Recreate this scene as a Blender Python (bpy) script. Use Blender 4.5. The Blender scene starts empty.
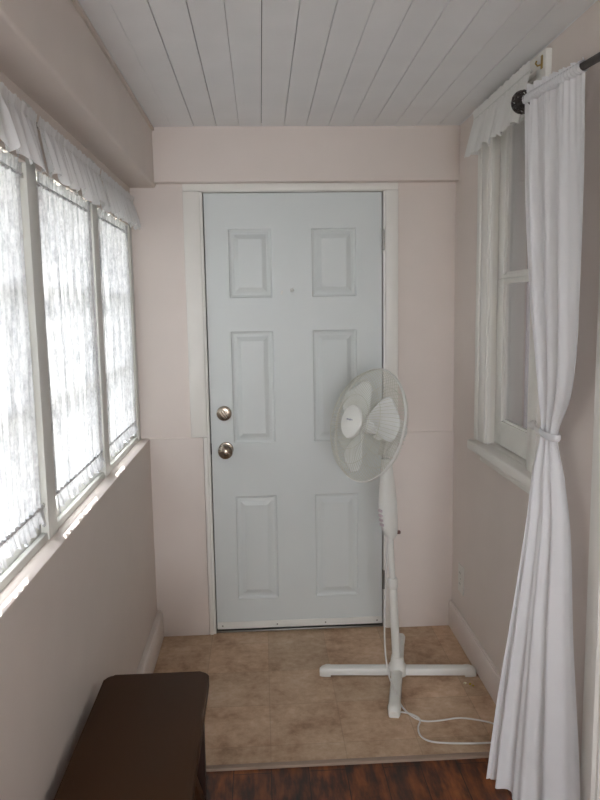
import bpy, bmesh, math, random
from mathutils import Vector, Matrix

random.seed(7)
SC = bpy.context.scene
COL = SC.collection
PI = math.pi

# ------------------------------------------------------------------ helpers
class MB:
    """collects vertices and faces of ONE mesh"""
    def __init__(s):
        s.v = []; s.f = []
    def add(s, vs, fs):
        o = len(s.v); s.v += [tuple(v) for v in vs]; s.f += [tuple(i + o for i in f) for f in fs]; return s
    def addbm(s, bm, M=None):
        if M is not None: bmesh.ops.transform(bm, matrix=M, verts=bm.verts)
        bm.verts.index_update()
        s.add([v.co[:] for v in bm.verts], [[v.index for v in f.verts] for f in bm.faces]); bm.free(); return s
    def box(s, a, b, bev=0.0, seg=2, M=None):
        bm = bmesh.new(); bmesh.ops.create_cube(bm, size=1)
        for v in bm.verts:
            v.co = Vector([(a[i] + b[i]) / 2 + v.co[i] * abs(b[i] - a[i]) for i in range(3)])
        if bev > 0:
            bmesh.ops.bevel(bm, geom=list(bm.edges), offset=bev, segments=seg, affect='EDGES', profile=0.5)
        return s.addbm(bm, M)
    def tube(s, pts, r, n=8, closed=False, caps=True):
        pts = [Vector(p) for p in pts]; m = len(pts); vs = []; fs = []
        up = None
        for i, p in enumerate(pts):
            if closed: t = pts[(i + 1) % m] - pts[i - 1]
            else: t = pts[min(i + 1, m - 1)] - pts[max(i - 1, 0)]
            t.normalize()
            if up is None:
                up = Vector((0, 0, 1)) if abs(t.z) < .9 else Vector((1, 0, 0))
            up = (up - t * up.dot(t)).normalized(); sd = t.cross(up)
            rr = r[i] if isinstance(r, (list, tuple)) else r
            for k in range(n):
                a = 2 * PI * k / n
                vs.append(p + up * (math.cos(a) * rr) + sd * (math.sin(a) * rr))
        for i in range(m if closed else m - 1):
            j = (i + 1) % m
            for k in range(n):
                l = (k + 1) % n
                fs.append((i * n + k, i * n + l, j * n + l, j * n + k))
        if caps and not closed:
            fs.append(tuple(range(n - 1, -1, -1))); fs.append(tuple((m - 1) * n + k for k in range(n)))
        return s.add(vs, fs)
    def lathe(s, prof, M=Matrix(), n=24, sx=1.0, sy=1.0):
        """profile [(r, z)] turned about z, moved by M"""
        vs = []; fs = []; m = len(prof)
        for r, z in prof:
            for k in range(n):
                a = 2 * PI * k / n
                vs.append(M @ Vector((r * math.cos(a) * sx, r * math.sin(a) * sy, z)))
        for i in range(m - 1):
            for k in range(n):
                l = (k + 1) % n
                fs.append((i * n + k, i * n + l, (i + 1) * n + l, (i + 1) * n + k))
        fs.append(tuple(range(n - 1, -1, -1))); fs.append(tuple((m - 1) * n + k for k in range(n)))
        return s.add(vs, fs)
    def grid(s, fn, nu, nv):
        vs = [fn(i / nu, j / nv) for j in range(nv + 1) for i in range(nu + 1)]
        fs = []
        for j in range(nv):
            for i in range(nu):
                a = j * (nu + 1) + i
                fs.append((a, a + 1, a + nu + 2, a + nu + 1))
        return s.add(vs, fs)
    def prism(s, outline, z0, z1, M=Matrix(), bev=0.0):
        bm = bmesh.new()
        bt = [bm.verts.new((x, y, z0)) for x, y in outline]; tp = [bm.verts.new((x, y, z1)) for x, y in outline]
        n = len(outline); bm.faces.new(bt[::-1]); tf = bm.faces.new(tp)
        for i in range(n):
            j = (i + 1) % n; bm.faces.new((bt[i], bt[j], tp[j], tp[i]))
        if bev > 0:
            bmesh.ops.bevel(bm, geom=list(tf.edges), offset=bev, segments=3, affect='EDGES', profile=0.5)
        return s.addbm(bm, M)
    def build(s, name, mat, parent=None, ang=35, solid=0.0):
        me = bpy.data.meshes.new(name)
        off = world_of(parent) if parent else Vector((0, 0, 0))
        me.from_pydata([tuple(Vector(v) - off) for v in s.v], [], s.f)
        me.materials.append(mat)
        bm = bmesh.new(); bm.from_mesh(me); bmesh.ops.recalc_face_normals(bm, faces=bm.faces); bm.to_mesh(me); bm.free()
        me.polygons.foreach_set('use_smooth', [True] * len(me.polygons))
        me.set_sharp_from_angle(angle=math.radians(ang)); me.update()
        o = bpy.data.objects.new(name, me); COL.objects.link(o)
        if parent: o.parent = parent
        if solid > 0:
            md = o.modifiers.new('thickness', 'SOLIDIFY'); md.thickness = solid; md.offset = 0
        return o

def world_of(o):
    v = Vector((0, 0, 0))
    while o: v = v + o.location; o = o.parent
    return v

def tag(o, label, cat, group=None, kind=None):
    o['label'] = label; o['category'] = cat
    if group: o['group'] = group
    if kind: o['kind'] = kind
    return o

def empty(name, loc, label, cat, group=None, kind=None):
    o = bpy.data.objects.new(name, None); COL.objects.link(o); o.location = loc; o.empty_display_size = .05
    return tag(o, label, cat, group, kind)

def struct(name, mb, mat, label, cat, **k):
    return tag(mb.build(name, mat, **k), label, cat, kind='structure')

def copy_tree(o, dloc=None, parent=None):
    c = o.copy(); COL.objects.link(c)
    if parent: c.parent = parent
    if dloc is not None: c.location = o.location + Vector(dloc)
    for ch in list(o.children): copy_tree(ch, None, c)
    return c

def interp(tab, x):
    """smooth interpolation in a table of rows [(x, a, b, ...)] with x rising"""
    n = len(tab)
    if x <= tab[0][0]: return tab[0][1:]
    if x >= tab[-1][0]: return tab[-1][1:]
    for i in range(n - 1):
        if tab[i][0] <= x <= tab[i + 1][0]: break
    x0, x1 = tab[i][0], tab[i + 1][0]; h = x1 - x0; t = (x - x0) / h
    out = []
    for c in range(1, len(tab[0])):
        p0, p1 = tab[i][c], tab[i + 1][c]
        m0 = (p1 - tab[i - 1][c]) / (x1 - tab[i - 1][0]) if i > 0 else (p1 - p0) / h
        m1 = (tab[i + 2][c] - p0) / (tab[i + 2][0] - x0) if i + 2 < n else (p1 - p0) / h
        t2, t3 = t * t, t * t * t
        out.append((2*t3-3*t2+1)*p0 + (t3-2*t2+t)*h*m0 + (-2*t3+3*t2)*p1 + (t3-t2)*h*m1)
    return out

# ------------------------------------------------------------------ materials
def rgb(r, g, b):
    def l(c):
        c /= 255.0
        return c / 12.92 if c <= .04045 else ((c + .055) / 1.055) ** 2.4
    return (l(r), l(g), l(b), 1)

class NT:
    def __init__(s, name):
        s.m = bpy.data.materials.new(name); s.m.use_nodes = True; s.t = s.m.node_tree
        s.b = s.t.nodes['Principled BSDF']; s.out = s.t.nodes['Material Output']
    def n(s, t, **k):
        x = s.t.nodes.new(t)
        for a, v in k.items(): setattr(x, a, v)
        return x
    def l(s, a, b): s.t.links.new(a, b)
    def coord(s, scale=(1, 1, 1)):
        c = s.n('ShaderNodeTexCoord'); m = s.n('ShaderNodeMapping'); m.inputs['Scale'].default_value = scale
        s.l(c.outputs['Object'], m.inputs['Vector']); return m.outputs['Vector']
    def noise(s, scale, detail=3, vec=None, rough=.5):
        x = s.n('ShaderNodeTexNoise'); x.inputs['Scale'].default_value = scale; x.inputs['Detail'].default_value = detail
        x.inputs['Roughness'].default_value = rough
        s.l(vec if vec is not None else s.coord(), x.inputs['Vector']); return x.outputs['Fac']
    def ramp(s, fac, stops):
        x = s.n('ShaderNodeValToRGB'); e = x.color_ramp.elements
        while len(e) < len(stops): e.new(.5)
        for i, (p, c) in enumerate(stops): e[i].position = p; e[i].color = c
        s.l(fac, x.inputs['Fac']); return x.outputs['Color']
    def mix(s, fac, a, b, mode='MIX'):
        x = s.n('ShaderNodeMix', data_type='RGBA', blend_type=mode)
        if isinstance(fac, (int, float)): x.inputs[0].default_value = fac
        else: s.l(fac, x.inputs[0])
        for i, c in ((6, a), (7, b)):
            if isinstance(c, tuple): x.inputs[i].default_value = c
            else: s.l(c, x.inputs[i])
        return x.outputs[2]
    def bump(s, h, strength=.1, dist=.01):
        x = s.n('ShaderNodeBump'); x.inputs['Strength'].default_value = strength; x.inputs['Distance'].default_value = dist
        s.l(h, x.inputs['Height']); s.l(x.outputs['Normal'], s.b.inputs['Normal'])
    def math(s, op, a, b=None):
        x = s.n('ShaderNodeMath', operation=op)
        for i, v in ((0, a), (1, b)):
            if v is None: continue
            if isinstance(v, (int, float)): x.inputs[i].default_value = v
            else: s.l(v, x.inputs[i])
        return x.outputs[0]

def paint(name, c, rough=.5, var=.03, scale=6, bump=.03, spec=.4):
    t = NT(name); f = t.noise(scale, 4)
    a = tuple(max(0, x * (1 - var)) for x in c[:3]) + (1,); b = tuple(min(1, x * (1 + var)) for x in c[:3]) + (1,)
    t.l(t.ramp(f, [(.3, a), (.7, b)]), t.b.inputs['Base Color'])
    t.b.inputs['Roughness'].default_value = rough; t.b.inputs['Specular IOR Level'].default_value = spec
    if bump: t.bump(t.noise(180, 2), bump, .002)
    return t.m

M_wall = paint('wall paint', rgb(229, 218, 210), .62, .015)
M_white = paint('white trim paint', rgb(238, 235, 228), .4, .02)
M_sash = paint('sash paint', rgb(224, 224, 218), .4, .02)
M_cream = paint('cream jamb paint', rgb(242, 240, 233), .42, .02)
M_base = paint('baseboard paint', rgb(234, 223, 216), .45, .02)
M_ceil = paint('ceiling board paint', rgb(240, 239, 239), .55, .02)
M_dark = paint('dark gap', rgb(60, 55, 50), .9, .05, bump=0)
M_door = paint('door paint', rgb(218, 223, 221), .38, .01, bump=.02)
M_plastic = paint('white plastic', rgb(232, 232, 226), .32, .01, bump=0)
M_blade = paint('blade plastic', rgb(236, 237, 234), .3, .01, bump=0)
M_wire = paint('grille wire', rgb(214, 214, 200), .4, .01, bump=0)
M_pink = paint('pale pink button', rgb(206, 192, 196), .4, .01, bump=0)
M_badge = paint('badge print', rgb(150, 150, 165), .4, .01, bump=0)
M_browncap = paint('brown screw knob', rgb(120, 90, 84), .5, .02, bump=0)
M_bronze = paint('dark bronze rod', rgb(52, 44, 40), .38, .1, spec=.5)
M_cord = paint('cord rubber', rgb(224, 222, 218), .5, .01, bump=0)
M_outlet = paint('outlet plastic', rgb(226, 222, 214), .35, .01, bump=0)
M_bench = paint('brown bench paint', rgb(66, 42, 22), .55, .10, 3, bump=.03, spec=.18)
M_benchleg = paint('dark brown leg', rgb(50, 31, 24), .5, .10, 3)
M_ground = paint('ground outside', rgb(150, 150, 140), .9, .2, 2)
M_lip = paint('vinyl edge strip', rgb(158, 138, 122), .5, .05, 20)
M_crumb = paint('crumb', rgb(232, 228, 200), .7, .1, 80, bump=0)
M_crumby = paint('yellow crumb', rgb(190, 165, 40), .7, .1, 80, bump=0)
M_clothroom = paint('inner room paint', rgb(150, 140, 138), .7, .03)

def metal(name, c, rough):
    t = NT(name); t.b.inputs['Base Color'].default_value = c; t.b.inputs['Metallic'].default_value = 1
    t.l(t.math('ADD', t.math('MULTIPLY', t.noise(40, 3), .12), rough - .06), t.b.inputs['Roughness']); return t.m
M_nickel = metal('brushed nickel', rgb(158, 146, 132), .22)
M_brass = metal('aged brass', rgb(176, 150, 90), .35)
M_steel = metal('steel screw', rgb(150, 148, 144), .4)

def glass(name, tint=(.96, .97, .97, 1)):
    t = NT(name); t.t.nodes.remove(t.b)
    tr = t.n('ShaderNodeBsdfTransparent'); tr.inputs[0].default_value = tint
    gl = t.n('ShaderNodeBsdfGlossy'); gl.inputs['Roughness'].default_value = .03
    fr = t.n('ShaderNodeLayerWeight'); fr.inputs[0].default_value = .5; ff = t.math('ADD', t.math('MULTIPLY', t.math('POWER', fr.outputs['Facing'], 5.0), .85), .035)
    mx = t.n('ShaderNodeMixShader'); t.l(ff, mx.inputs[0]); t.l(tr.outputs[0], mx.inputs[1]); t.l(gl.outputs[0], mx.inputs[2])
    t.l(mx.outputs[0], t.out.inputs[0]); return t.m
M_glass = glass('window glass')

def cloth(name, c, trans=.35, clear=0.0, pattern=None, weave=900):
    """thin woven cloth: diffuse + translucent (+ open holes between the threads)"""
    t = NT(name); t.t.nodes.remove(t.b)
    d = t.n('ShaderNodeBsdfDiffuse'); d.inputs[0].default_value = c
    tl = t.n('ShaderNodeBsdfTranslucent'); tl.inputs[0].default_value = c
    mx = t.n('ShaderNodeMixShader'); mx.inputs[0].default_value = trans
    t.l(d.outputs[0], mx.inputs[1]); t.l(tl.outputs[0], mx.inputs[2]); last = mx.outputs[0]
    if pattern == 'lace':
        v = t.coord((1, 1, 1))
        mot = t.noise(34, 4, t.coord((1, 1.6, .8)), .65)
        fine = t.noise(120, 3, t.coord((1, 1.2, .8)), .6)
        streak = t.noise(14, 3, t.coord((1, 3.2, .25)), .6)
        comb = t.math('ADD', t.math('ADD', t.math('MULTIPLY', mot, .45), t.math('MULTIPLY', fine, .25)), t.math('MULTIPLY', streak, .5))
        colr = t.ramp(comb, [(.40, (.38, .39, .41, 1)), (.66, c)])
        t.l(colr, d.inputs[0]); t.l(colr, tl.inputs[0])
        holes = t.ramp(comb, [(.5, (clear, clear, clear, 1)), (.72, (.02, .02, .02, 1))])
        tr = t.n('ShaderNodeBsdfTransparent'); m2 = t.n('ShaderNodeMixShader')
        t.l(holes, m2.inputs[0]); t.l(last, m2.inputs[1]); t.l(tr.outputs[0], m2.inputs[2]); last = m2.outputs[0]
    else:
        f = t.noise(9, 3)
        col = t.ramp(f, [(.3, tuple(x * .96 for x in c[:3]) + (1,)), (.7, c)])
        t.l(col, d.inputs[0]); t.l(col, tl.inputs[0])
        if clear > 0:
            tr = t.n('ShaderNodeBsdfTransparent'); m2 = t.n('ShaderNodeMixShader'); m2.inputs[0].default_value = clear
            t.l(last, m2.inputs[1]); t.l(tr.outputs[0], m2.inputs[2]); last = m2.outputs[0]
        b = t.n('ShaderNodeBump'); b.inputs['Strength'].default_value = .25; b.inputs['Distance'].default_value = .01
        t.l(t.noise(22, 4, t.coord((1, 1, .45))), b.inputs['Height'])
        t.l(b.outputs[0], d.inputs['Normal']); t.l(b.outputs[0], tl.inputs['Normal'])
    t.l(last, t.out.inputs[0]); return t.m
M_lace = cloth('white lace', (.90, .91, .92, 1), .105, .02, 'lace')
M_frill = cloth('white frill cotton', (.93, .93, .93, 1), .34)
M_frill2 = cloth('ivory frill lace', (.91, .90, .87, 1), .20)
M_curtain = cloth('white cotton sheet', (.95, .95, .965, 1), .22)
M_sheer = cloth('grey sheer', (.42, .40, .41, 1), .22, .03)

def vinyl():
    t = NT('vinyl tile'); v = t.coord()
    big = t.noise(5, 5, v, .6); mid = t.noise(28, 6, v, .7)
    f = t.math('ADD', t.math('MULTIPLY', big, .6), t.math('MULTIPLY', mid, .4))
    base = t.ramp(f, [(.36, rgb(158, 128, 102)), (.46, rgb(190, 160, 132)), (.55, rgb(206, 178, 150)), (.66, rgb(222, 200, 176))])
    br = t.n('ShaderNodeTexBrick'); br.offset = .0; br.squash = 1
    br.inputs['Scale'].default_value = 1; br.inputs['Brick Width'].default_value = .26; br.inputs['Row Height'].default_value = .26
    br.inputs['Mortar Size'].default_value = .0022; br.inputs['Mortar Smooth'].default_value = .4; br.inputs['Bias'].default_value = 0
    br.inputs['Color1'].default_value = (.86, .87, .86, 1); br.inputs['Color2'].default_value = (1.05, 1.0, .97, 1); br.inputs['Mortar'].default_value = (.80, .78, .76, 1)
    t.l(v, br.inputs['Vector'])
    t.l(t.mix(1, base, br.outputs['Color'], 'MULTIPLY'), t.b.inputs['Base Color'])
    t.b.inputs['Roughness'].default_value = .48; t.b.inputs['Specular IOR Level'].default_value = .35
    t.bump(mid, .05, .003); return t.m
def wood():
    t = NT('dark wood floor'); v = t.coord()
    g = t.noise(9, 5, t.coord((3.5, .7, 1)), .65); g2 = t.noise(5, 3, t.coord((2.2, 1.2, 1)), .6)
    f = t.math('ADD', t.math('MULTIPLY', g, .55), t.math('MULTIPLY', g2, .45))
    c = t.ramp(f, [(.38, rgb(30, 15, 8)), (.48, rgb(84, 42, 18)), (.57, rgb(128, 70, 28)), (.68, rgb(156, 94, 42))])
    br = t.n('ShaderNodeTexBrick'); br.offset = .4
    br.inputs['Scale'].default_value = 1; br.inputs['Brick Width'].default_value = 1.1; br.inputs['Row Height'].default_value = .125
    br.inputs['Mortar Size'].default_value = .0018; br.inputs['Color1'].default_value = (.75, .7, .68, 1); br.inputs['Color2'].default_value = (1.1, 1.05, 1, 1)
    br.inputs['Mortar'].default_value = (.25, .22, .2, 1)
    m = t.n('ShaderNodeMapping'); m.inputs['Rotation'].default_value = (0, 0, PI / 2); t.l(v, m.inputs['Vector']); t.l(m.outputs[0], br.inputs['Vector'])
    t.l(t.mix(1, c, br.outputs['Color'], 'MULTIPLY'), t.b.inputs['Base Color'])
    t.b.inputs['Roughness'].default_value = .36; t.bump(g, .15, .004); return t.m
M_vinyl = vinyl(); M_wood = wood()

# ------------------------------------------------------------------ measures
D = 3.233          # back wall
XL = -.5155        # lower left wall face
XP = -.555         # room face of the window posts
XS = -.575         # room face of the left sashes
XR = .880          # right wall face
H = 2.2945         # ceiling
XF = -.443         # face of the left soffit
ZS = 2.052         # underside of the soffit
ZL = .945          # left ledge
YB = -2.7          # wall behind the camera
DX0, DX1 = -.2438, .5523

PITCH = .68
POST = [1.812 + PITCH * i for i in (2, 1, 0, -1, -2)]      # window posts, far to near, first one in the corner

# ------------------------------------------------------------------ shell
struct('floor', MB().box((-.75, 2.240, -.10), (1.1, 3.30, 0)), M_vinyl, 'mottled beige vinyl tile floor in front of the door', 'floor')
struct('floor', MB().box((-.75, YB - .2, -.11), (1.1, 2.242, -.006)), M_wood, 'dark brown wood plank floor in the foreground', 'floor')
tr = MB().box((-.52, 2.222, -.0125), (.885, 2.244, .003), .002)
struct('trim_1', tr, M_lip, 'thin brown edging strip where the vinyl meets the wood floor', 'floor trim')

wb = MB()
wb.box((-.80, D, -.1), (DX0 - .022, D + .14, 2.5)).box((DX1 + .022, D, -.1), (1.15, D + .14, 2.5)).box((DX0 - .022, D, 2.052), (DX1 + .022, D + .14, 2.5))
wb.box((XL - .03, D - .011, 0), (-.275, D + .01, .946), .0025)
wb.box((.588, D - .011, 0), (XR + .02, D + .01, .946), .0025)
struct('wall_back', wb, M_wall, 'pale pink panelled end wall around the white door', 'wall')
hd = MB().box((-.60, D - .052, 2.066), (XR + .03, D + .05, 2.40), .004)
struct('trim_2', hd, M_wall, 'pale pink boxed header above the door under the ceiling', 'header')

wl = MB().box((-.72, YB, -.1), (XL, D + .02, ZL - .0), .006, 2)
struct('wall_left', wl, M_wall, 'pinkish low wall and ledge below the row of lace windows', 'wall')
wu = MB().box((-.72, YB, 1.885), (-.556, D + .02, 2.3))
wl2 = MB().box((-.72, YB, ZL - .005), (-.556, POST[-1] + .01, 1.89))
struct('wall_left_rear', wl2, M_wall, 'solid stretch of wall beyond the last lace window', 'wall')
struct('wall_left_upper', wu, M_wall, 'narrow strip of wall above the lace windows', 'wall')
sf = MB().box((-.72, YB, ZS), (XF, D + .02, 2.4), .010, 3)
struct('trim_3', sf, M_wall, 'long boxed beam along the left edge of the ceiling', 'beam')
struct('trim_4', MB().box((XF - .003, YB, H - .017), (XF + .010, D - .05, H - .003), .003), M_wall, 'thin moulding between left beam and ceiling boards', 'moulding')

# ceiling: tongue and groove boards with open joints
cl = MB(); cl.box((-.75, YB - .2, H + .016), (1.15, D + .2, H + .10))
x = -.3595 - .0952 * 4; k = 0
while x < 1.0:
    r0, r1 = random.uniform(.0003, .0016), random.uniform(.0003, .0016)
    if k == 4: r0 = 0
    if k == 3: r1 = 0
    k += 1
    dz = random.uniform(-.0012, .0012)
    bm_a = max(x + r0, -.7)
    cl.box((x + r0, YB - .1, H + dz), (x + .0952 - r1, D + .1, H + .018), .0012, 1)
    x += .0952
ceil = struct('ceiling', cl, M_ceil, 'white painted plank ceiling with dark joints', 'ceiling')
struct('ceiling_backing', MB().box((-.74, YB - .15, H + .0135), (1.14, D + .15, H + .0158)), M_dark, 'dark gaps above the white ceiling planks', 'ceiling')

# right wall with the window opening and the doorway near the camera
WY0, WY1, WZ0, WZ1 = 2.256, 2.722, .985, 2.235
DY1 = 1.738; DY0 = .95
wr = MB()
wr.box((XR, WY1, -.1), (XR + .14, D + .02, 2.5))
wr.box((XR, WY0, -.1), (XR + .14, WY1, WZ0 - .02)).box((XR, WY0, WZ1), (XR + .14, WY1, 2.5))
wr.box((XR, DY1 + .01, -.1), (XR + .14, WY0, 2.5))
wr.box((XR, DY0 - .01, 2.04), (XR + .14, DY1 + .01, 2.5)).box((XR, YB, -.1), (XR + .14, DY0 - .01, 2.5))
struct('wall_right', wr, M_wall, 'pinkish wall with the inner window and the tied curtain', 'wall')
FX0, FX1, FZ0, FZ1 = -.48, .85, .60, 2.25
wf = MB().box((-.8, YB - .15, -.1), (FX0, YB, 2.5)).box((FX1, YB - .15, -.1), (1.2, YB, 2.5)).box((FX0, YB - .15, -.1), (FX1, YB, FZ0)).box((FX0, YB - .15, FZ1), (FX1, YB, 2.5))
struct('wall_front', wf, M_wall, 'pinkish wall behind the viewer around the added window', 'wall')
wn = empty('window_6', ((FX0 + FX1) / 2, YB, FZ0), 'unseen bare window behind the viewer, added to light the room', 'window', kind='structure')  # out-of-view window added behind the camera as a source of room light
wfm = MB()
for a, b in ((FX0, FX0 + .05), ((FX0 + FX1) / 2 - .03, (FX0 + FX1) / 2 + .03), (FX1 - .05, FX1)): wfm.box((a, YB - .09, FZ0), (b, YB - .04, FZ1), .003)
wfm.box((FX0, YB - .09, FZ0), (FX1, YB - .04, FZ0 + .06), .003).box((FX0, YB - .09, FZ1 - .05), (FX1, YB - .04, FZ1), .003)
wfm.build('window_frame', M_white, wn)
MB().box((FX0 + .02, YB - .068, FZ0 + .02), (FX1 - .02, YB - .064, FZ1 - .02)).build('glass', M_glass, wn)

# room beyond the inner window, unseen outer opening added to light the sheer
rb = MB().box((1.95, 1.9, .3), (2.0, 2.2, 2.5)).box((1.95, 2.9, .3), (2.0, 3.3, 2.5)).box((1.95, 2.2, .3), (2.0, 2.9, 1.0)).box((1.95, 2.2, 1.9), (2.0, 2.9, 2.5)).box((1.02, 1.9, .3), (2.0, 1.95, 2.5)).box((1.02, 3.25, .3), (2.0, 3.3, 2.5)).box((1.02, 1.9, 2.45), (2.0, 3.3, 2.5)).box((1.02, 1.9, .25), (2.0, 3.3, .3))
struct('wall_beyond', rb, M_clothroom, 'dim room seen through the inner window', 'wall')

def baseboard(name, x0, x1, y0, y1, lab):
    struct(name, MB().box((x0, y0, 0), (x1, y1, .122), .004).box((x0 if x0 < 0 else x0 + .004, y0, .118), (x1 - .004 if x0 < 0 else x1, y1, .130), .003), M_base, lab, 'baseboard')
baseboard('baseboard_left', XL, -.4885, 2.244, D - .012, 'white baseboard at the foot of the low wall with the ledge')
baseboard('baseboard_right', XR - .015, XR, 2.244, D - .012, 'white baseboard at the foot of the wall with the outlet')
struct('baseboard_right_wood', MB().box((XR - .015, DY1 + .075, -.006), (XR, 2.243, .130), .004), M_base, 'white baseboard piece behind the tied curtain', 'baseboard')
struct('baseboard_left_wood', MB().box((XL, YB, -.006), (-.4885, 2.243, .130), .004), M_base, 'white baseboard piece behind the brown bench', 'baseboard')

# ------------------------------------------------------------------ front door (structure) with its fittings
door = empty('door_1', ((DX0 + DX1) / 2, D + .03, 0), 'white six-panel entry door with nickel knob', 'door', kind='structure')
YD = D + .010      # face of the slab
def door_face(mb, x0, x1, z0, z1, cols, rows, y):
    xs = sorted({x0, x1} | {c for p in cols for c in p}); zs = sorted({z0, z1} | {r for p in rows for r in p})
    def quad(a, b, c, d): mb.add([a, b, c, d], [(0, 1, 2, 3)])
    for i in range(len(xs) - 1):
        for j in range(len(zs) - 1):
            a, b, c, d = xs[i], xs[i + 1], zs[j], zs[j + 1]
            if (a, b) in cols and (c, d) in rows:
                rings = [(0, 0), (.004, .006), (.012, .0085), (.020, .0075), (.0235, .0075), (.040, .0015), (.044, .0)]
                R = [(a + s, b - s, c + s, d - s, y + h) for s, h in rings]
                for q, r in zip(R, R[1:]):
                    P = [(q[0], q[4], q[2]), (q[1], q[4], q[2]), (q[1], q[4], q[3]), (q[0], q[4], q[3])]
                    Q = [(r[0], r[4], r[2]), (r[1], r[4], r[2]), (r[1], r[4], r[3]), (r[0], r[4], r[3])]
                    for k in range(4): quad(P[k], P[(k + 1) % 4], Q[(k + 1) % 4], Q[k])
                q = R[-1]; quad((q[0], q[4], q[2]), (q[1], q[4], q[2]), (q[1], q[4], q[3]), (q[0], q[4], q[3]))
            else: quad((a, y, c), (b, y, c), (b, y, d), (a, y, d))
    return mb
cols = [(-.137, .054), (.233, .433)]; rows = [(.163, .660), (.911, .1 + 1.322), (1.572, 1.874)]
cols = [tuple(c) for c in cols]; rows = [tuple(r) for r in rows]
pm = door_face(MB(), DX0 + .004, DX1 - .004, .020, 2.028, cols, rows, YD)
a0, a1, y1 = DX0 + .004, DX1 - .004, YD + .042
pm.add([(a0, YD, .02), (a1, YD, .02), (a1, y1, .02), (a0, y1, .02), (a0, YD, 2.028), (a1, YD, 2.028), (a1, y1, 2.028), (a0, y1, 2.028)],
       [(0, 1, 2, 3), (7, 6, 5, 4), (0, 3, 7, 4), (1, 5, 6, 2), (3, 2, 6, 7)])
pm.build('door_panel', M_door, door, ang=20)
ROTF = Matrix.Rotation(PI / 2, 4, 'X')          # local z -> -Y (towards the viewer)
def facing(x, y, z): return Matrix.Translation((x, y, z)) @ ROTF
kx, kz = -.173, .885
rs = MB().lathe([(.033, 0), (.034, .004), (.031, .009), (.020, .011), (.014, .014)], facing(kx, YD, kz), 32).build('rosette', M_nickel, door)
MB().lathe([(.0125, .0), (.0125, .026), (.020, .031), (.030, .040), (.0335, .052), (.031, .063), (.022, .071), (.010, .0745), (.001, .075)], facing(kx, YD - .010, kz), 32).build('door_knob', M_nickel, door)
dbz = 1.052; dbx = -.177
MB().lathe([(.034, 0), (.0345, .006), (.032, .012), (.024, .015), (.012, .015)], facing(dbx, YD, dbz), 32).build('deadbolt', M_nickel, door)
MB().box((-.006, -.020, .014), (.006, .020, .034), .004, 3, facing(dbx, YD, dbz) @ Matrix.Rotation(.5, 4, 'Z')).build('thumb_turn', M_nickel, door)
pe = MB().lathe([(.0085, 0), (.009, .002), (.0075, .0035), (.005, .003)], facing(.142, YD, 1.603), 20).build('peephole', M_steel, door)
MB().lathe([(.0092, .0020), (.0080, .0050), (.0045, .0070), (.0004, .0076)], facing(.142, YD, 1.603), 16).build('lens', M_plastic, pe)  # white lens colour stands in for the bright glint on the peephole
MB().box((-.0035, -.006, 0), (.0035, .012, .0016), .0008, 1, facing(.096, YD, 1.590) @ Matrix.Rotation(-.3, 4, 'Z')).build('pale_mark', M_plastic, door)  # small raised white mark on the door face
for hz in (1.818, 1.03, .238):
    hg = MB()
    hg.tube([(DX1 + .001, YD - .011, hz - .046), (DX1 + .001, YD - .011, hz + .046)], .0065, 10)
    hg.box((DX1 - .004, YD - .002, hz - .044), (DX1 + .004, YD + .004, hz + .044))
    hg.build('hinge', M_steel, door)
sw = MB().box((DX0 + .006, YD - .006, .018), (DX1 - .006, YD, .052), .0015).build('door_sweep', M_plastic, door)
for sx_ in (DX0 + .03, .045, .275, DX1 - .03):
    MB().lathe([(.004, 0), (.0035, .0012), (.001, .0018)], facing(sx_, YD - .006, .034), 10).build('screw', M_steel, sw)
# frame, stops, dark joint and sill
fr = MB()
fr.box((DX0 - .022, D - .004, 0), (DX0 - .001, D + .13, 2.052)).box((DX1 + .001, D - .004, 0), (DX1 + .022, D + .13, 2.052)).box((DX0 - .022, D - .004, 2.031), (DX1 + .022, D + .13, 2.052))
fr.build('door_frame', M_white, door)
MB().box((DX0 - .001, YD + .043, 0), (DX1 + .001, D + .12, 2.04)).build('door_back', M_dark, door)
MB().box((DX0 - .001, YD - .004, -.002), (DX1 + .001, D + .12, .008), .002).build('threshold', M_steel, door)
MB().box((DX0 + .0005, YD - .003, .862), (DX0 + .005, YD + .006, .915), .001).build('strike_plate', M_bronze, door)
# casings
cs = MB().box((-.328, D - .014, .9465), (DX0 - .012, D, 2.0338), .003)
struct('trim_5', cs, M_white, 'white casing board beside the hinge-free edge of the door', 'door trim')
struct('trim_6', MB().box((DX1 + .010, D - .014, .9465), (.619, D, 2.0338), .003), M_white, 'white casing board beside the hinge edge of the door', 'door trim')
struct('trim_7', MB().box((-.328, D - .014, 2.034), (.619, D - .0005, 2.0655), .003), M_white, 'white head casing across the top of the door', 'door trim')
struct('trim_8', MB().box((-.2735, D - .013, 0), (DX0 - .012, D, .946), .003), M_white, 'narrow lower casing strip below the deadbolt edge', 'door trim')
struct('trim_9', MB().box((DX1 + .010, D - .013, 0), (.5865, D, .946), .003), M_white, 'narrow lower casing strip behind the fan pole', 'door trim')

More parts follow.
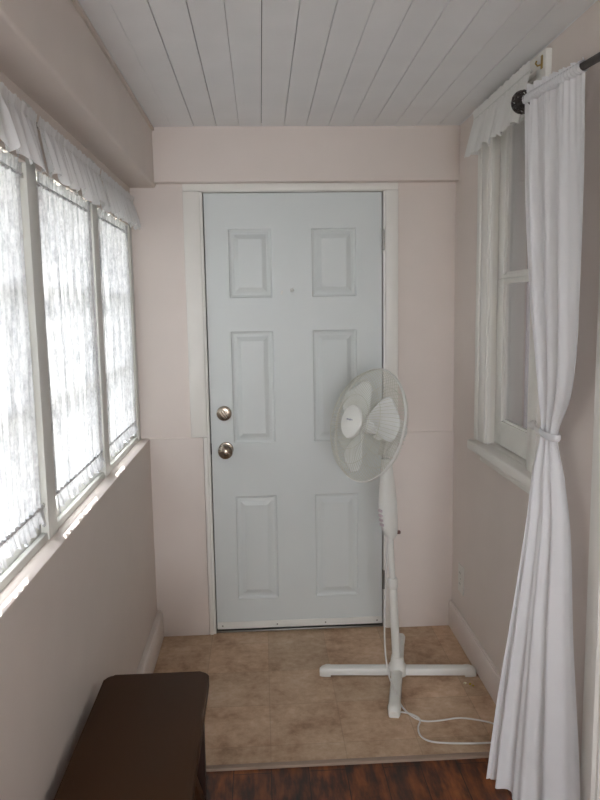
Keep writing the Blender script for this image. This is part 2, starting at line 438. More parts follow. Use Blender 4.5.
# ------------------------------------------------------------------ left windows
PW = .076
WZA, WZB = .952, 1.90
names_post = ['white post in the corner between windows and end wall', 'second white window post from the end wall', 'third white window post from the end wall',
              'fourth white window post, beside the viewer', 'fifth white window post, beside the viewer']
for i, y in enumerate(POST):
    y1 = min(y + PW, D - .006)
    struct('trim_%d' % (10 + i), MB().box((-.66, y, ZL - .001), (XP, y1, ZS - .02), .0025), M_sash, names_post[i], 'window post')
labs_w = ['bright lace-covered window nearest the end wall', 'blown-out lace window in the middle of the row', 'bluish lace window cut by the photo edge', 'unseen lace window beside the viewer, added to light the room']  # the last window is out of view, added for room light
wins = []
def left_window(name, ya, yb, label):
    w = empty(name, (XS, (ya + yb) / 2, WZA), label, 'window', kind='structure')
    a, b = ya + .002, yb - .002
    z0, z1 = WZA - .004, 1.930
    x0, x1 = XS - .04, XS
    st = .050
    for y in (a, b - st): MB().box((x0, y, z0), (x1, y + st, z1), .003).build('stile', M_sash, w)
    MB().box((x0, a + st, z0), (x1, b - st, z0 + .062), .003).build('bottom_rail', M_sash, w)
    MB().box((x0, a + st, z1 - .056), (x1, b - st, z1), .003).build('top_rail', M_sash, w)
    g0, g1 = z0 + .062, z1 - .056
    for q in (1, 2):
        zc = g0 + (g1 - g0) * q / 3
        MB().box((x0 + .008, a + st, zc - .011), (x1 - .012, b - st, zc + .011), .002).build('muntin', M_sash, w)
    MB().box((x0 + .016, a + st - .004, g0 - .004), (x0 + .019, b - st + .004, g1 + .004)).build('glass', M_glass, w)
    # stop bead on the ledge
    MB().box((XS + .0005, ya + .001, ZL - .001), (XS + .016, yb - .001, ZL + .020), .003).build('sill_bead', M_sash, w)
    return w
for i in range(4):
    yb = POST[i]; ya = POST[i + 1] + PW
    wins.append(left_window('window_%d' % (i + 1), ya, yb, labs_w[i]))

def lace_curtain(ya, yb, label, seed):
    rnd = random.Random(seed)
    z0, z1 = 1.040, 1.852      # the two rods
    xm = XS + .012
    o = empty('lace_curtain', (XS + .004, (ya + yb) / 2, 1.0), label, 'curtain', 'lace curtains on the sashes')
    ph = [rnd.uniform(0, 6.28) for _ in range(6)]
    def wave(u, z):
        y = u * (yb - ya); t = (z - z0) / (z1 - z0)
        a = .0038 * math.sin(y * 2 * PI / .031 + ph[0] + .5 * math.sin(5 * t + ph[3])) + .0025 * math.sin(y * 2 * PI / .019 + ph[1])
        return a + .0032 * math.sin(y * 2 * PI / .083 + ph[2] + .8 * t) * math.sin(PI * t)
    n = 150
    MB().grid(lambda u, v: (xm + wave(u, z0 + v * (z1 - z0)), ya + u * (yb - ya), z0 + v * (z1 - z0)), n, 14).build('lace_panel', M_lace, o, 180)
    def ruffle(za, zb, flare, amp):
        def fn(u, v):
            y = u * (yb - ya); k = .3 + v
            w = amp * k * (math.sin(y * 2 * PI / .033 + ph[4]) + .6 * math.sin(y * 2 * PI / .021 + ph[5]))
            sc = (.006 * math.sin(y * 2 * PI / .16 + ph[1]) + .006 * math.sin(y * 2 * PI / .047 + ph[2]) - .0028) * v
            return (xm + .001 + flare * v + w, ya + u * (yb - ya), za + (zb - za) * v + sc)
        return fn
    MB().grid(ruffle(z0 - .002, z0 - .040, .006, .0035), n, 5).build('bottom_ruffle', M_lace, o, 180)
    MB().grid(ruffle(z1 + .002, z1 + .038, .002, .0030), n, 5).build('top_ruffle', M_lace, o, 180)
    for z in (z0, z1):
        rd = MB().tube([(xm, ya - .008, z), (xm, yb + .008, z)], .003, 8)
        for y in (ya - .008, yb + .008): rd.box((XS, y - .004, z - .006), (xm + .003, y + .004, z + .006), .001)
        rd.build('rod', M_sash, o)
        # pocket of gathered cloth round the rod
        MB().grid(lambda u, v, z=z: (xm + (.0045 + .001 * math.sin(u * (yb - ya) * 2 * PI / .014)) * math.cos(v * 2 * PI), ya + u * (yb - ya), z + (.0052) * math.sin(v * 2 * PI)), n, 8).build('rod_pocket', M_lace, o, 180)
    return o
labs_l = ['white lace curtain on the window nearest the end wall', 'glowing white lace curtain on the middle window between two posts', 'bluish white lace curtain cut off by the photo edge']
for i in range(4):
    yb = POST[i] - .022; ya = POST[i + 1] + PW + .022
    if i < 3: lace_curtain(ya, yb, labs_l[i], 20 + i)
    elif i == 3: lace_curtain(ya, yb, 'white lace curtain on the added window beside the viewer', 23)
# valances
def frill_profile(rod_z, head, drop, xr, out, top_amp, bot_amp, ya, yb, seed, sign=1, wl=.05):
    rnd = random.Random(seed); ph = [rnd.uniform(0, 6.28) for _ in range(8)]; L = yb - ya
    rows = [(-1.0, 0), (0, .5)]
    def fn(u, v):
        y = u * L; z_t = rod_z + head; z_b = rod_z - drop
        z = z_t + (z_b - z_t) * v; s = (z_t - z) / (z_t - z_b); hr = head / (head + drop)
        if s < hr:
            k = (1 - s / hr); amp = top_amp * (.35 + k); base = .004 * k
            zz = z + .0018 * k * math.sin(y * 2 * PI / (wl * .42) + ph[5])
        else:
            k = (s - hr) / (1 - hr); amp = top_amp * .35 + (bot_amp) * k ** .8; base = out * k
            zz = z + .009 * k * math.sin(y * 2 * PI / (wl * 1.9) + ph[4]) + .006 * k * math.sin(y * 2 * PI / (wl * .8) + ph[6])
        w = .6 * math.sin(y * 2 * PI / wl + ph[0] + .9 * math.sin(y * 2 * PI / (wl * 3.7) + ph[1])) + .45 * math.sin(y * 2 * PI / (wl * .57) + ph[2]) * (1 - .4 * k) + .3 * math.sin(y * 2 * PI / (wl * .31) + ph[3]) * (.9 - .6 * k)
        return (xr + sign * (base + .004 + amp * (w + .7)), ya + u * L, zz)
    return fn
def valance(name_y, ya, yb, label, seed):
    rz = 1.986; xr = XP + .010
    o = empty('valance', (XP + .005, (ya + yb) / 2, rz), label, 'valance', 'white valances above the lace windows')
    MB().grid(frill_profile(rz, .022, .112, xr, .012, .0022, .015, ya, yb, seed, wl=.066), 220, 20).build('frill', M_frill, o, 180)
    MB().tube([(xr, ya + .004, rz), (xr, yb - .004, rz)], .005, 8).build('rod', M_sash, o)
    for y in (ya + .006, yb - .006): MB().box((XP - .0005, y - .005, rz - .007), (xr + .003, y + .005, rz + .007), .001).build('bracket', M_steel, o)
valance(0, 2.575, 3.212, 'short white frilled valance nearest the end wall', 31)
valance(1, 1.872, 2.568, 'white frilled valance over the middle lace window', 32)
valance(2, 1.190, 1.865, 'white frilled valance cut off by the photo edge', 33)
valance(3, .512, 1.183, 'white frilled valance beside the viewer, next to the cut off one', 34)

# ------------------------------------------------------------------ inner window on the right wall
w = empty('window_5', (XR, (WY0 + WY1) / 2, WZ0), 'white sash window on the right wall with deep sill', 'window', kind='structure')
xc = XR - .020
MB().box((xc, WY1 + .0015, WZ0), (XR, WY1 + .068, 2.278), .003).build('casing', M_white, w)
MB().box((xc - .004, WY1 + .0712, WZ0), (XR, WY1 + .112, 2.278), .003).build('back_band', M_white, w)
MB().box((xc, WY0 - .068, WZ0), (XR, WY0 - .0015, 2.278), .003).build('casing', M_cream, w)
MB().box((xc, WY0 - .0015, WZ1), (XR, WY1 + .0015, 2.278), .003).build('head_casing', M_white, w)
MB().box((xc + .002, WY1 - .010, WZ0), (XR + .13, WY1 + .002, WZ1)).box((xc + .002, WY0 - .002, WZ0), (XR + .13, WY0 + .010, WZ1)).box((XR, WY0, WZ1 - .010), (XR + .13, WY1, WZ1 + .002)).build('jamb', M_white, w)
MB().box((xc + .010, WY1 - .019, WZ0), (xc + .020, WY1 - .0095, WZ1)).box((xc + .010, WY0 + .0095, WZ0), (xc + .020, WY0 + .019, WZ1)).build('stop_bead', M_cream, w)
sl = MB().box((.822, 2.095, .950), (XR, 2.812, .986), .006, 3).box((XR - .002, WY0, .950), (XR + .13, WY1, .986)).box((XR - .014, 2.14, .905), (XR, 2.78, .951), .003)
sl.build('sill', M_white, w)
sy0, sy1 = WY0 + .011, WY1 - .011
def sash(z0, z1, bot, top, x0, nm):
    s = MB()
    s.box((x0, sy1 - .070, z0), (x0 + .030, sy1, z1), .002).box((x0, sy0, z0), (x0 + .030, sy0 + .070, z1), .002)
    s.box((x0, sy0 + .066, z0), (x0 + .030, sy1 - .066, z0 + bot), .002).box((x0, sy0 + .066, z1 - top), (x0 + .030, sy1 - .066, z1), .002)
    i = .008
    s.box((x0 + .008, sy0 + .069, z0 + bot - .002), (x0 + .02, sy1 - .069, z0 + bot + i)).box((x0 + .008, sy1 - .070 - i, z0 + bot), (x0 + .02, sy1 - .069, z1 - top))
    o = s.build(nm, M_cream, w)
    MB().box((x0 + .016, sy0 + .066, z0 + bot - .003), (x0 + .019, sy1 - .066, z1 - top + .003)).build('glass', M_glass, o)
sash(.992, 1.620, .093, .018, xc + .042, 'lower_sash')
sash(1.6205, WZ1 - .011, .016, .06, xc + .042, 'upper_sash')
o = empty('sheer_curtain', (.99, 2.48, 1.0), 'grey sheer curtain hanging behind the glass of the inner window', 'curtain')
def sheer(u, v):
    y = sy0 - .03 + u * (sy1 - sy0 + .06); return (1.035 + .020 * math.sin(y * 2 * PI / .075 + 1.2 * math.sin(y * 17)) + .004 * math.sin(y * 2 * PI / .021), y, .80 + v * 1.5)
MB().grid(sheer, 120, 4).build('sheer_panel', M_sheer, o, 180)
MB().tube([(1.035, sy0 - .06, 2.31), (1.035, sy1 + .06, 2.31)], .006, 8).build('rod', M_sash, o)
# valance over it
o = empty('valance', (xc - .01, 2.57, 2.20), 'ivory frilled valance over the inner window by the curtain', 'valance')
f0 = frill_profile(2.232, .030, .140, -(xc - .016), .026, .002, .011, 2.250, 2.835, 41, wl=.074)
MB().grid(lambda u, v: (lambda p: (-p[0], p[1], p[2]))(f0(u, v)), 200, 18).build('frill', M_frill2, o, 180)
MB().grid(lambda u, v: (xc - .022 + u * .042 - .006 * v + .003 * math.sin(u * 9), 2.835 + .006 * v, 2.262 - .158 * v), 6, 8).build('return_end', M_frill2, o, 180)
MB().tube([(XR - .001, 2.830, 2.232), (xc - .018, 2.830, 2.232), (xc - .018, 2.255, 2.232)], .005, 8).build('rod', M_sash, o)
o = empty('hook', (xc, 2.215, 2.245), 'small brass hook at the top of the inner window casing', 'hook')
MB().box((xc - .003, 2.209, 2.226), (xc, 2.221, 2.264), .001).build('plate', M_brass, o)
MB().tube([(xc - .002, 2.215, 2.238), (xc - .014, 2.216, 2.234), (xc - .019, 2.217, 2.241), (xc - .016, 2.218, 2.248)], .0026, 8).build('prong', M_brass, o)

# ------------------------------------------------------------------ doorway by the curtain
d2 = empty('door_2', (XR, (DY0 + DY1) / 2, 0), 'white doorway beside the curtain at the photo edge', 'door', kind='structure')
MB().box((XR - .018, DY1, -.006), (XR, DY1 + .066, 2.10), .003).box((XR - .018, DY0 - .066, -.006), (XR, DY0, 2.10), .003).box((XR - .018, DY0, 2.03), (XR, DY1, 2.10), .003).build('casing', M_white, d2)
MB().box((XR - .006, DY1 - .012, -.006), (XR + .14, DY1 + .01, 2.04)).box((XR - .006, DY0 - .01, -.006), (XR + .14, DY0 + .012, 2.04)).box((XR, DY0, 2.02), (XR + .14, DY1, 2.04)).build('jamb', M_white, d2)
MB().box((XR + .05, DY0 + .014, -.005), (XR + .09, DY1 - .014, 2.018), .002).build('door_panel', M_door, d2)

# ------------------------------------------------------------------ curtain rod and tied curtain
def rodz(y): return 2.131 - .072 * (2.225 - y)
XC = .800
cr = empty('curtain_rod', (XC, 1.9, rodz(1.9)), 'dark bronze curtain rod with filigree ball finial', 'curtain rod')
MB().tube([(XC, 2.174, rodz(2.174)), (XC, 1.5, rodz(1.5)), (XC, .80, rodz(.80))], .0095, 14).build('pole', M_bronze, cr)
def finial(y, s):
    cz = rodz(y); f = MB(); cy = y + s * .032
    for k in range(6):
        a = k * PI / 6; pts = []
        for q in range(24):
            t = q * 2 * PI / 24; rr = .032 * math.sin(t); 
            pts.append((XC + rr * math.cos(a), cy - s * .032 * math.cos(t), cz + rr * math.sin(a)))
        f.tube(pts, .0034, 6, closed=True)
    for t, r in ((0, .032), (.016, .0275), (-.016, .0275)):
        f.tube([(XC + r * math.cos(q * PI / 12), cy + t, cz + r * math.sin(q * PI / 12)) for q in range(24)], .0032, 6, closed=True)
    RM = Matrix.Translation((XC, y, cz)) @ Matrix.Rotation(-s * PI / 2, 4, 'X')
    f.lathe([(.012, -.006), (.014, -.006), (.012, 0), (.016, .004), (.006, .010), (.005, .05), (.009, .064), (.011, .068), (.006, .075), (.001, .077)], RM, 16)
    f.lathe([(.004, .01), (.016, .020), (.020, .032), (.016, .044), (.004, .054)], RM, 16)
    f.build('finial', M_bronze, cr)
finial(2.172, 1); finial(.803, -1)
for y in (2.155, .84):
    MB().tube([(XR, y, rodz(y) - .02), (XC + .004, y, rodz(y) - .02), (XC, y, rodz(y) - .0095)], .005, 8).lathe([(.018, 0), (.018, .004), (.006, .008)], Matrix.Translation((XR, y, rodz(y) - .02)) @ Matrix.Rotation(-PI / 2, 4, 'Y'), 16).build('bracket', M_bronze, cr)

tc = empty('curtain', (.80, 1.95, 0), 'white floor-length curtain tied in at the middle beside the inner window', 'curtain')
# z, A(x,y) far edge, B(x,y) near edge, ripple amplitude
TAB = [(-.002, .702, 2.108, .872, 1.796, .017), (.27, .722, 2.082, .855, 1.790, .015), (.62, .744, 2.022, .838, 1.815, .013), (.90, .772, 2.004, .834, 1.845, .011), (1.04, .797, 2.030, .832, 1.888, .012),
       (1.15, .829, 2.058, .834, 1.956, .009), (1.27, .815, 2.048, .826, 1.862, .014), (1.40, .806, 2.060, .812, 1.800, .016), (1.54, .801, 2.092, .802, 1.772, .016), (1.83, .799, 2.148, .800, 1.772, .014), (2.06, .799, 2.172, .800, 1.784, .012), (2.20, .799, 2.176, .800, 1.788, .011)]
def drape(u, z, ztop=None):
    ax, ay, bx, by, amp = interp(TAB, z)
    px, py = ax + (bx - ax) * u, ay + (by - ay) * u
    L = math.hypot(bx - ax, by - ay); nx, ny = (by - ay) / L, -(bx - ax) / L
    ph = 2 * PI * (u ** .62)
    g = math.sin(ph * 4 + .6 + .5 * math.sin(z * 2.2)) * .75 + (.42 * math.sin(ph * 6.5 + 1.9 + 1.1 * math.sin(z * 1.7)) + .12 * math.sin(ph * 11 + 2 * z)) * (1.1 - .75 * u)
    env = .35 + .65 * min(1, 4 * u * (1 - u) + .45)
    top = max(0, (z - 1.85) / .3); fine = .003 * top * math.sin(ph * 21)
    w = amp * g * env * (1 - .45 * top) + fine
    return Vector((px + nx * w, py + ny * w, z))
def rod_y(u): return 2.176 + (1.788 - 2.176) * u
def sheet(u, v):
    zt = rodz(rod_y(u)) - .012; z0 = -.004 + .010 * math.sin(u * 9 + .8)
    if v < 1: return drape(u, z0 + (zt - z0) * v)
    return drape(u, zt)
MB().grid(sheet, 200, 90).build('cloth', M_curtain, tc, 180)
def pocket(u, v):
    y = rod_y(u); a = -PI / 2 + v * 2 * PI; r = .0135 + .0012 * math.sin(u * 2 * PI * 21)
    b = drape(u, rodz(y) - .012) - Vector((XC, y, rodz(y) - .012))
    k = max(0, -math.sin(a)) ** 3
    return (XC + r * math.cos(a) + b.x * k, y, rodz(y) + r * math.sin(a))
MB().grid(pocket, 200, 14).build('rod_pocket', M_curtain, tc, 180)
def header(u, v):
    y = rod_y(u); return (XC + (.002 + .003 * v) * math.sin(u * 2 * PI * 17 + 1.1 * math.sin(u * 23)) , y, rodz(y) + .012 + v * (.026 - .021 * u + .003 * math.sin(u * 40)))
MB().grid(header, 200, 4).build('header_frill', M_curtain, tc, 180)
# tieback: band round the waist of the curtain, its loop drawn to the wall
tb = MB()
def band(u, v):
    a = u * 2 * PI; z = 1.150 + (v - .5) * .020 + .003 * math.cos(a)
    bulge = .004 * math.sin(v * PI)
    return (.831 + (.017 + bulge) * math.sin(a) , 2.008 + (.056 + bulge) * math.cos(a), z)
tb.grid(band, 48, 6)
tb.build('tieback', M_curtain, tc, 180, solid=.002)
lp = MB()
lp.grid(lambda u, v: (.832 + .014 * u, 2.064 + .116 * u, 1.152 - .012 * math.sin(u * PI) + (v - .5) * .022 * (1 - .2 * u)), 10, 4)
lp.lathe([(.003, 0), (.013, .006), (.016, .016), (.010, .028), (.002, .032)], Matrix.Translation((xc - .0005, 2.180, 1.148)) @ Matrix.Rotation(-PI / 2, 4, 'Y') @ Matrix.Translation((0, 0, -.004)), 14)
lp.build('tieback_knot', M_frill2, tc, 60)

# ------------------------------------------------------------------ pedestal fan
fan = empty('pedestal_fan', (.535, 2.79, 0), 'white pedestal fan with round wire grille before the door', 'fan')
BC = Vector((.535, 2.79, 0))
def rz(a): return Matrix.Translation(BC) @ Matrix.Rotation(a, 4, 'Z')
for k in range(4):
    M = rz(math.radians(-13 if k % 2 else -5) + k * PI / 2)
    ol = [(.012, .005), (.30, .005), (.30, .018), (.292, .030), (.012, .036)]
    f = MB()
    # bar with a rounded top
    prof = [(-.022, .006), (.022, .006), (.0235, .022), (.019, .033), (.010, .038), (-.010, .038), (-.019, .033), (-.0235, .022)]
    vs = []; n = len(prof)
    for xx, s, dz in ((.015, 1, 0), (.282, .97, 0)):
        for y, z in prof: vs.append(M @ Vector((xx, y * s, z + dz)))
    fs = [(i, (i + 1) % n, n + (i + 1) % n, n + i) for i in range(n)] + [tuple(range(n))[::-1], tuple(range(n, 2 * n))]
    f.add(vs, fs); leg = f.build('leg', M_plastic, fan)
    c = MB(); vs = []
    st = [(.278, 1.06, 0), (.296, 1.06, 0), (.314, .96, -.012), (.324, .74, -.028)]
    for xx, s, dz in st:
        for y, z in prof: vs.append(M @ Vector((xx, y * s, max(0, (z - .006) * (1.04 + dz * 18) + (.0 if z < .01 else .006)))))
    fs = []
    for q in range(len(st) - 1): fs += [(q * n + i, q * n + (i + 1) % n, (q + 1) * n + (i + 1) % n, (q + 1) * n + i) for i in range(n)]
    fs += [tuple(range(n))[::-1], tuple(range((len(st) - 1) * n, len(st) * n))]
    c.add(vs, fs); c.build('end_cap', M_plastic, leg)
MB().lathe([(.040, .004), (.041, .030), (.036, .042), (.030, .050), (.026, .075), (.0255, .082)], Matrix.Translation(BC), 28).build('base_hub', M_plastic, fan)
def pole(z): return Vector((.535 - .058 * (z / 1.0) , 2.79 - .045 * z, z))
MB().tube([pole(.06), pole(.40)], .0175, 20).build('lower_pole', M_plastic, fan)
MB().tube([pole(.385), pole(.390), pole(.42), pole(.428)], [.0185, .0215, .0215, .017], 20).build('collar', M_plastic, fan)
MB().tube([pole(.42), pole(.93)], .0125, 18).build('upper_pole', M_plastic, fan)
# control housing, leaning with the pole, turned to face where the fan faces
E_ = math.radians(15.5); AZ = math.radians(64)
dv = Vector((-math.sin(AZ) * math.cos(E_), -math.cos(AZ) * math.cos(E_), math.sin(E_)))
fh = Vector((-math.sin(AZ), -math.cos(AZ), 0)); sh = Vector((fh.y, -fh.x, 0))
hs = MB(); tabh = [(.600, .016, .010, .022), (.612, .025, .022, .027), (.65, .030, .036, .031), (.70, .031, .042, .033), (.76, .029, .040, .033), (.82, .025, .032, .029), (.88, .020, .024, .024), (.925, .017, .020, .020)]
vs = []; n = 24; rows_ = 26
for j in range(rows_ + 1):
    z = .600 + (.925 - .600) * j / rows_; hw, fr_, bk = interp(tabh, z); c0 = pole(z)
    for k in range(n):
        a = 2 * PI * k / n; ca, sa = math.cos(a), math.sin(a)
        ex = .8
        sc_ = abs(ca) ** ex * (1 if ca > 0 else -1); ss = abs(sa) ** ex * (1 if sa > 0 else -1)
        vs.append(c0 + fh * (sc_ * (fr_ if sc_ > 0 else bk)) + sh * (ss * hw))
fs = [(j * n + k, j * n + (k + 1) % n, (j + 1) * n + (k + 1) % n, (j + 1) * n + k) for j in range(rows_) for k in range(n)]
fs += [tuple(range(n))[::-1], tuple(range(rows_ * n, rows_ * n + n))]
hs.add(vs, fs); hous = hs.build('control_housing', M_plastic, fan)
for q in range(4):
    z = .662 + .0195 * q; hw, fr_, bk = interp(tabh, z); p = pole(z) + fh * (fr_ - .002) + sh * -.002
    M = Matrix.Translation(p) @ Matrix.Rotation(-AZ, 4, 'Z')
    bt = MB().box((-.011, -.006, -.0055), (.011, .003, .0055), .002, 2, M).build('button', M_pink, hous); bt['label'] = 'pale pink speed button'
p = pole(.622)
kb = MB().lathe([(.006, .020), (.0075, .028), (.0075, .040), (.005, .043)], Matrix.Translation(p) @ Matrix.Rotation(PI / 2, 4, 'Y'), 14).build('height_knob', M_browncap, fan); kb['label'] = 'brown height knob'
# head
CC = Vector((.405, 2.708, 1.072))
wv = Vector((dv.y, -dv.x, 0)).normalized() * -1        # horizontal axis of the disc
if wv.x < 0: wv = -wv
uv = dv.cross(wv); 
if uv.z < 0: uv = -uv
MH = Matrix((( wv.x, uv.x, dv.x, CC.x), (wv.y, uv.y, dv.y, CC.y), (wv.z, uv.z, dv.z, CC.z), (0, 0, 0, 1)))
MB().lathe([(.025, -.168), (.036, -.164), (.046, -.155), (.052, -.120), (.052, -.075), (.050, -.058), (.030, -.055)], MH, 28).build('motor_housing', M_plastic, fan)
MB().box((-.020, -.105, -.150), (.020, -.040, -.085), .008, 3, MH).build('tilt_bracket', M_plastic, fan)
RG = .2215
rim = MB().lathe([(RG - .003, -.0045), (RG + .001, -.005), (RG + .0025, 0), (RG + .001, .005), (RG - .003, .0045), (RG - .004, 0), (RG - .003, -.0045)], MH, 72)
rim.f = rim.f[:-2]
rim.build('grille_rim', M_plastic, fan)
def gp(a, r, z): return MH @ Vector((r * math.cos(a), r * math.sin(a), z))
fg = MB(); NW = 84
for k in range(NW):
    a = 2 * PI * k / NW
    fg.tube([gp(a + .10 * (1 - q), r, z) for q, r, z in ((0, .055, .076), (.3, .10, .078), (.6, .150, .070), (.85, .195, .044), (.96, .215, .016), (1, .2195, .002))], .00092, 4, caps=False)
for r, z in ((.105, .0785), (.160, .0675)):
    fg.tube([gp(2 * PI * k / 60, r, z) for k in range(60)], .0011, 5, closed=True)
fgo = fg.build('front_grille', M_wire, fan, 60)
rg = MB()
for k in range(NW):
    a = 2 * PI * (k + .5) / NW
    rg.tube([gp(a - .10 * (1 - q), r, z) for q, r, z in ((0, .050, -.058), (.3, .10, -.060), (.6, .150, -.054), (.85, .195, -.036), (.96, .215, -.014), (1, .2195, -.002))], .00092, 4, caps=False)
for r, z in ((.105, -.0605), (.160, -.052)):
    rg.tube([gp(2 * PI * k / 60, r, z) for k in range(60)], .0011, 5, closed=True)
rg.build('rear_grille', M_wire, fan, 60)
bd = MB().lathe([(.056, .070), (.064, .073), (.066, .079), (.062, .085), (.050, .0885), (.025, .0905), (.001, .091)], MH, 40).build('grille_badge', M_plastic, fan)
MB().box((-.020, .003, .0895), (-.004, .008, .0917), .0006, 1, MH).box((-.002, .002, .0895), (.008, .0085, .0917), .0006, 1, MH).box((.010, .004, .0893), (.020, .0075, .0915), .0006, 1, MH).build('badge_mark', M_badge, bd)
MB().lathe([(.024, -.045), (.034, -.030), (.036, .010), (.032, .030), (.018, .040), (.002, .042)], MH, 28).build('blade_hub', M_blade, fan)
def blade(ang):
    b = MB(); nr, na = 14, 14
    tabb = [(.028, -.40, .40), (.05, -.54, .50), (.08, -.62, .56), (.12, -.64, .56), (.160, -.58, .50), (.184, -.46, .36), (.194, -.26, .12)]
    def fn(u, v):
        r = .028 + (.194 - .028) * v; a0, a1 = interp(tabb, r); t = u - .5
        a = ang + a0 + (a1 - a0) * u
        z = .006 + (.040 * t + .016 * (t * t * 4 - .3)) * (.55 + .45 * (1 - v))
        return MH @ Vector((r * math.cos(a), r * math.sin(a), z))
    return b.grid(fn, na, nr).build('blade', M_blade, fan, 180, solid=.0022)
for a in (18, 138, 258): blade(math.radians(a))
# power cord
cp = [pole(.605) + fh * .012, (.478, 2.715, .52), (.470, 2.700, .40), (.464, 2.690, .26), (.466, 2.680, .15), (.474, 2.645, .075), (.484, 2.590, .052), (.502, 2.535, .012), (.530, 2.475, .004), (.565, 2.440, .004),
      (.62, 2.437, .004), (.70, 2.448, .004), (.76, 2.432, .004), (.812, 2.405, .004), (.845, 2.360, .004), (.845, 2.31, .004), (.80, 2.292, .004), (.72, 2.291, .004), (.62, 2.300, .004), (.560, 2.316, .004), (.535, 2.350, .004), (.537, 2.40, .004), (.552, 2.436, .006), (.548, 2.455, .010), (.525, 2.488, .006), (.490, 2.505, .004), (.462, 2.500, .004)]
def smooth(pts, m=6):
    pts = [Vector(p) for p in pts]; out = []
    for i in range(len(pts) - 1):
        p0, p1, p2, p3 = pts[max(i - 1, 0)], pts[i], pts[i + 1], pts[min(i + 2, len(pts) - 1)]
        for q in range(m):
            t = q / m
            out.append(.5 * ((2 * p1) + (p2 - p0) * t + (2 * p0 - 5 * p1 + 4 * p2 - p3) * t * t + (3 * p1 - p0 - 3 * p2 + p3) * t ** 3))
    out.append(pts[-1]); return out
MB().tube(smooth(cp), .0033, 8).build('power_cord', M_cord, fan, 60)

# ------------------------------------------------------------------ bench
bn = empty('bench', (-.33, 1.75, -.006), 'dark brown wooden bench with rounded corners beside the low wall', 'bench')
def rrect(x0, x1, y0, y1, r, n=6):
    out = []
    for cx, cy, s in ((x1 - r, y1 - r, 0), (x0 + r, y1 - r, 1), (x0 + r, y0 + r, 2), (x1 - r, y0 + r, 3)):
        for k in range(n + 1):
            a = (s + k / n) * PI / 2; out.append((cx + r * math.cos(a), cy + r * math.sin(a)))
    return out
BX0, BX1, BY0, BY1, BZ = -.486, -.178, 1.10, 2.036, .450
MB().prism(rrect(BX0, BX1, BY0, BY1, .028), BZ - .032, BZ, bev=.006).build('seat_board', M_bench, bn)
ap = MB()
for x0 in (BX0 + .022, BX1 - .040): ap.box((x0, BY0 + .05, BZ - .095), (x0 + .018, BY1 - .05, BZ - .031), .002)
for y0 in (BY0 + .03, BY1 - .048): ap.box((BX0 + .04, y0, BZ - .095), (BX1 - .04, y0 + .018, BZ - .031), .002)
ap.build('apron', M_benchleg, bn)
for x0 in (BX0 + .020, BX1 - .052):
    for y0 in (BY0 + .025, BY1 - .062):
        MB().box((x0, y0, -.006), (x0 + .034, y0 + .036, BZ - .031), .003).build('leg', M_benchleg, bn)
for x0 in (BX0 + .026, BX1 - .042):
    for s in (0, 1):
        ya, yb = (BY1 - .065, BY1 - .36) if s == 0 else (BY0 + .065, BY0 + .36)
        A = Vector((x0 + .010, ya, .07)); B = Vector((x0 + .010, yb, BZ - .06)); dd = (B - A); L = dd.length
        M = Matrix.Translation(A) @ dd.to_track_quat('Z', 'X').to_matrix().to_4x4()
        MB().box((-.014, -.010, 0), (.014, .010, L), .002, 2, M).build('brace', M_bench, bn)

# ------------------------------------------------------------------ small things
o = empty('outlet', (XR, 3.058, .30), 'white electrical outlet plate low on the right wall', 'outlet')
pl = MB().box((XR - .007, 3.018, .232), (XR, 3.096, .362), .003, 3).build('cover_plate', M_outlet, o)
for z in (.272, .322):
    s = MB().lathe([(.0165, 0), (.017, .002), (.015, .003), (.001, .003)], Matrix.Translation((XR - .0065, 3.057, z)) @ Matrix.Rotation(-PI / 2, 4, 'Y'), 20).build('socket', M_outlet, o)
    MB().box((XR - .0100, 3.049, z), (XR - .0090, 3.0515, z + .008)).box((XR - .0100, 3.0625, z), (XR - .0090, 3.065, z + .008)).build('slot', M_dark, s)
MB().lathe([(.003, 0), (.0025, .001), (.0005, .0015)], Matrix.Translation((XR - .007, 3.057, .297)) @ Matrix.Rotation(-PI / 2, 4, 'Y'), 10).build('screw', M_steel, o)

def blob(mb, c, r, seed):
    rnd = random.Random(seed); bm = bmesh.new(); bmesh.ops.create_icosphere(bm, subdivisions=2, radius=r)
    for v in bm.verts: v.co *= rnd.uniform(.75, 1.15); v.co.z *= .7
    zmin = min(v.co.z for v in bm.verts)
    return mb.addbm(bm, Matrix.Translation((c[0], c[1], c[2] - zmin)))
o = empty('crumb', (.80, 2.69, 0), 'tiny white and yellow crumb on the floor by the fan foot', 'crumb')
blob(MB(), (.793, 2.690, 0), .006, 3).build('white_bit', M_crumb, o, 60)
y_ = MB(); blob(y_, (.812, 2.682, 0), .005, 4); blob(y_, (.821, 2.670, 0), .004, 5)
y_.build('yellow_bit', M_crumby, o, 60)

# ------------------------------------------------------------------ outside, light, camera
struct('ground', MB().box((-40, -40, -.75), (-.76, 40, -.7)), M_ground, 'pale ground outside the lace windows', 'ground')

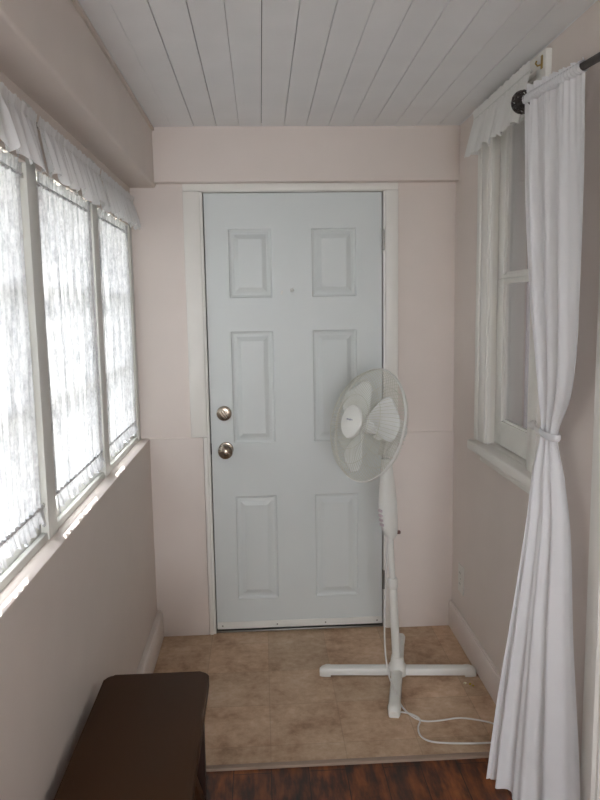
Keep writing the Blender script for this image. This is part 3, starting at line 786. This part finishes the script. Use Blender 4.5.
wd = bpy.data.worlds.new('World'); SC.world = wd; wd.use_nodes = True
bg = wd.node_tree.nodes['Background']; bg.inputs[0].default_value = (.975, .985, 1.035, 1); bg.inputs[1].default_value = 9.2
sd = bpy.data.lights.new('sun', 'SUN'); sd.energy = 15.0; sd.angle = math.radians(1.0); sd.color = (1, .97, .93)
so = bpy.data.objects.new('sun', sd); COL.objects.link(so)
# light comes from the far left, so each far jamb shades part of its curtain
so.rotation_euler = Vector((.37, -.76, -.54)).to_track_quat('-Z', 'Y').to_euler()

def portal(loc, d, sx, sy):
    p = bpy.data.lights.new('daylight_portal', 'AREA'); p.shape = 'RECTANGLE'; p.size = sx; p.size_y = sy; p.cycles.is_portal = True
    q = bpy.data.objects.new('daylight_portal', p); COL.objects.link(q); q.location = loc
    q.rotation_euler = Vector(d).to_track_quat('-Z', 'Z').to_euler()
portal(((FX0 + FX1) / 2, YB - .20, (FZ0 + FZ1) / 2), (0, 1, 0), FX1 - FX0 + .1, FZ1 - FZ0 + .1)
portal((-.80, 1.85, 1.42), (1, 0, 0), 2.9, 1.1)

yaw, pitch, roll, fpx, ch = .0525, .1302, -.0163, 715.27, 1.5304
cy, sy, cp_, sp = math.cos(yaw), math.sin(yaw), math.cos(pitch), math.sin(pitch)
F = Vector((sy * cp_, cy * cp_, -sp)); Rv = Vector((cy, -sy, 0)); U = Rv.cross(F)
R2 = Rv * math.cos(roll) + U * math.sin(roll); U2 = -Rv * math.sin(roll) + U * math.cos(roll)
cd = bpy.data.cameras.new('camera'); co = bpy.data.objects.new('camera', cd); COL.objects.link(co)
co.matrix_world = Matrix(((R2.x, U2.x, -F.x, 0), (R2.y, U2.y, -F.y, 0), (R2.z, U2.z, -F.z, ch), (0, 0, 0, 1)))
cd.sensor_fit = 'VERTICAL'; cd.sensor_height = 24; cd.sensor_width = 18; cd.lens = fpx * 24 / 800; cd.clip_start = .02
SC.camera = co
vs_ = SC.view_settings
vs_.view_transform = 'Standard'; vs_.look = 'None'; vs_.exposure = 0.52; vs_.gamma = 1; vs_.use_curve_mapping = False
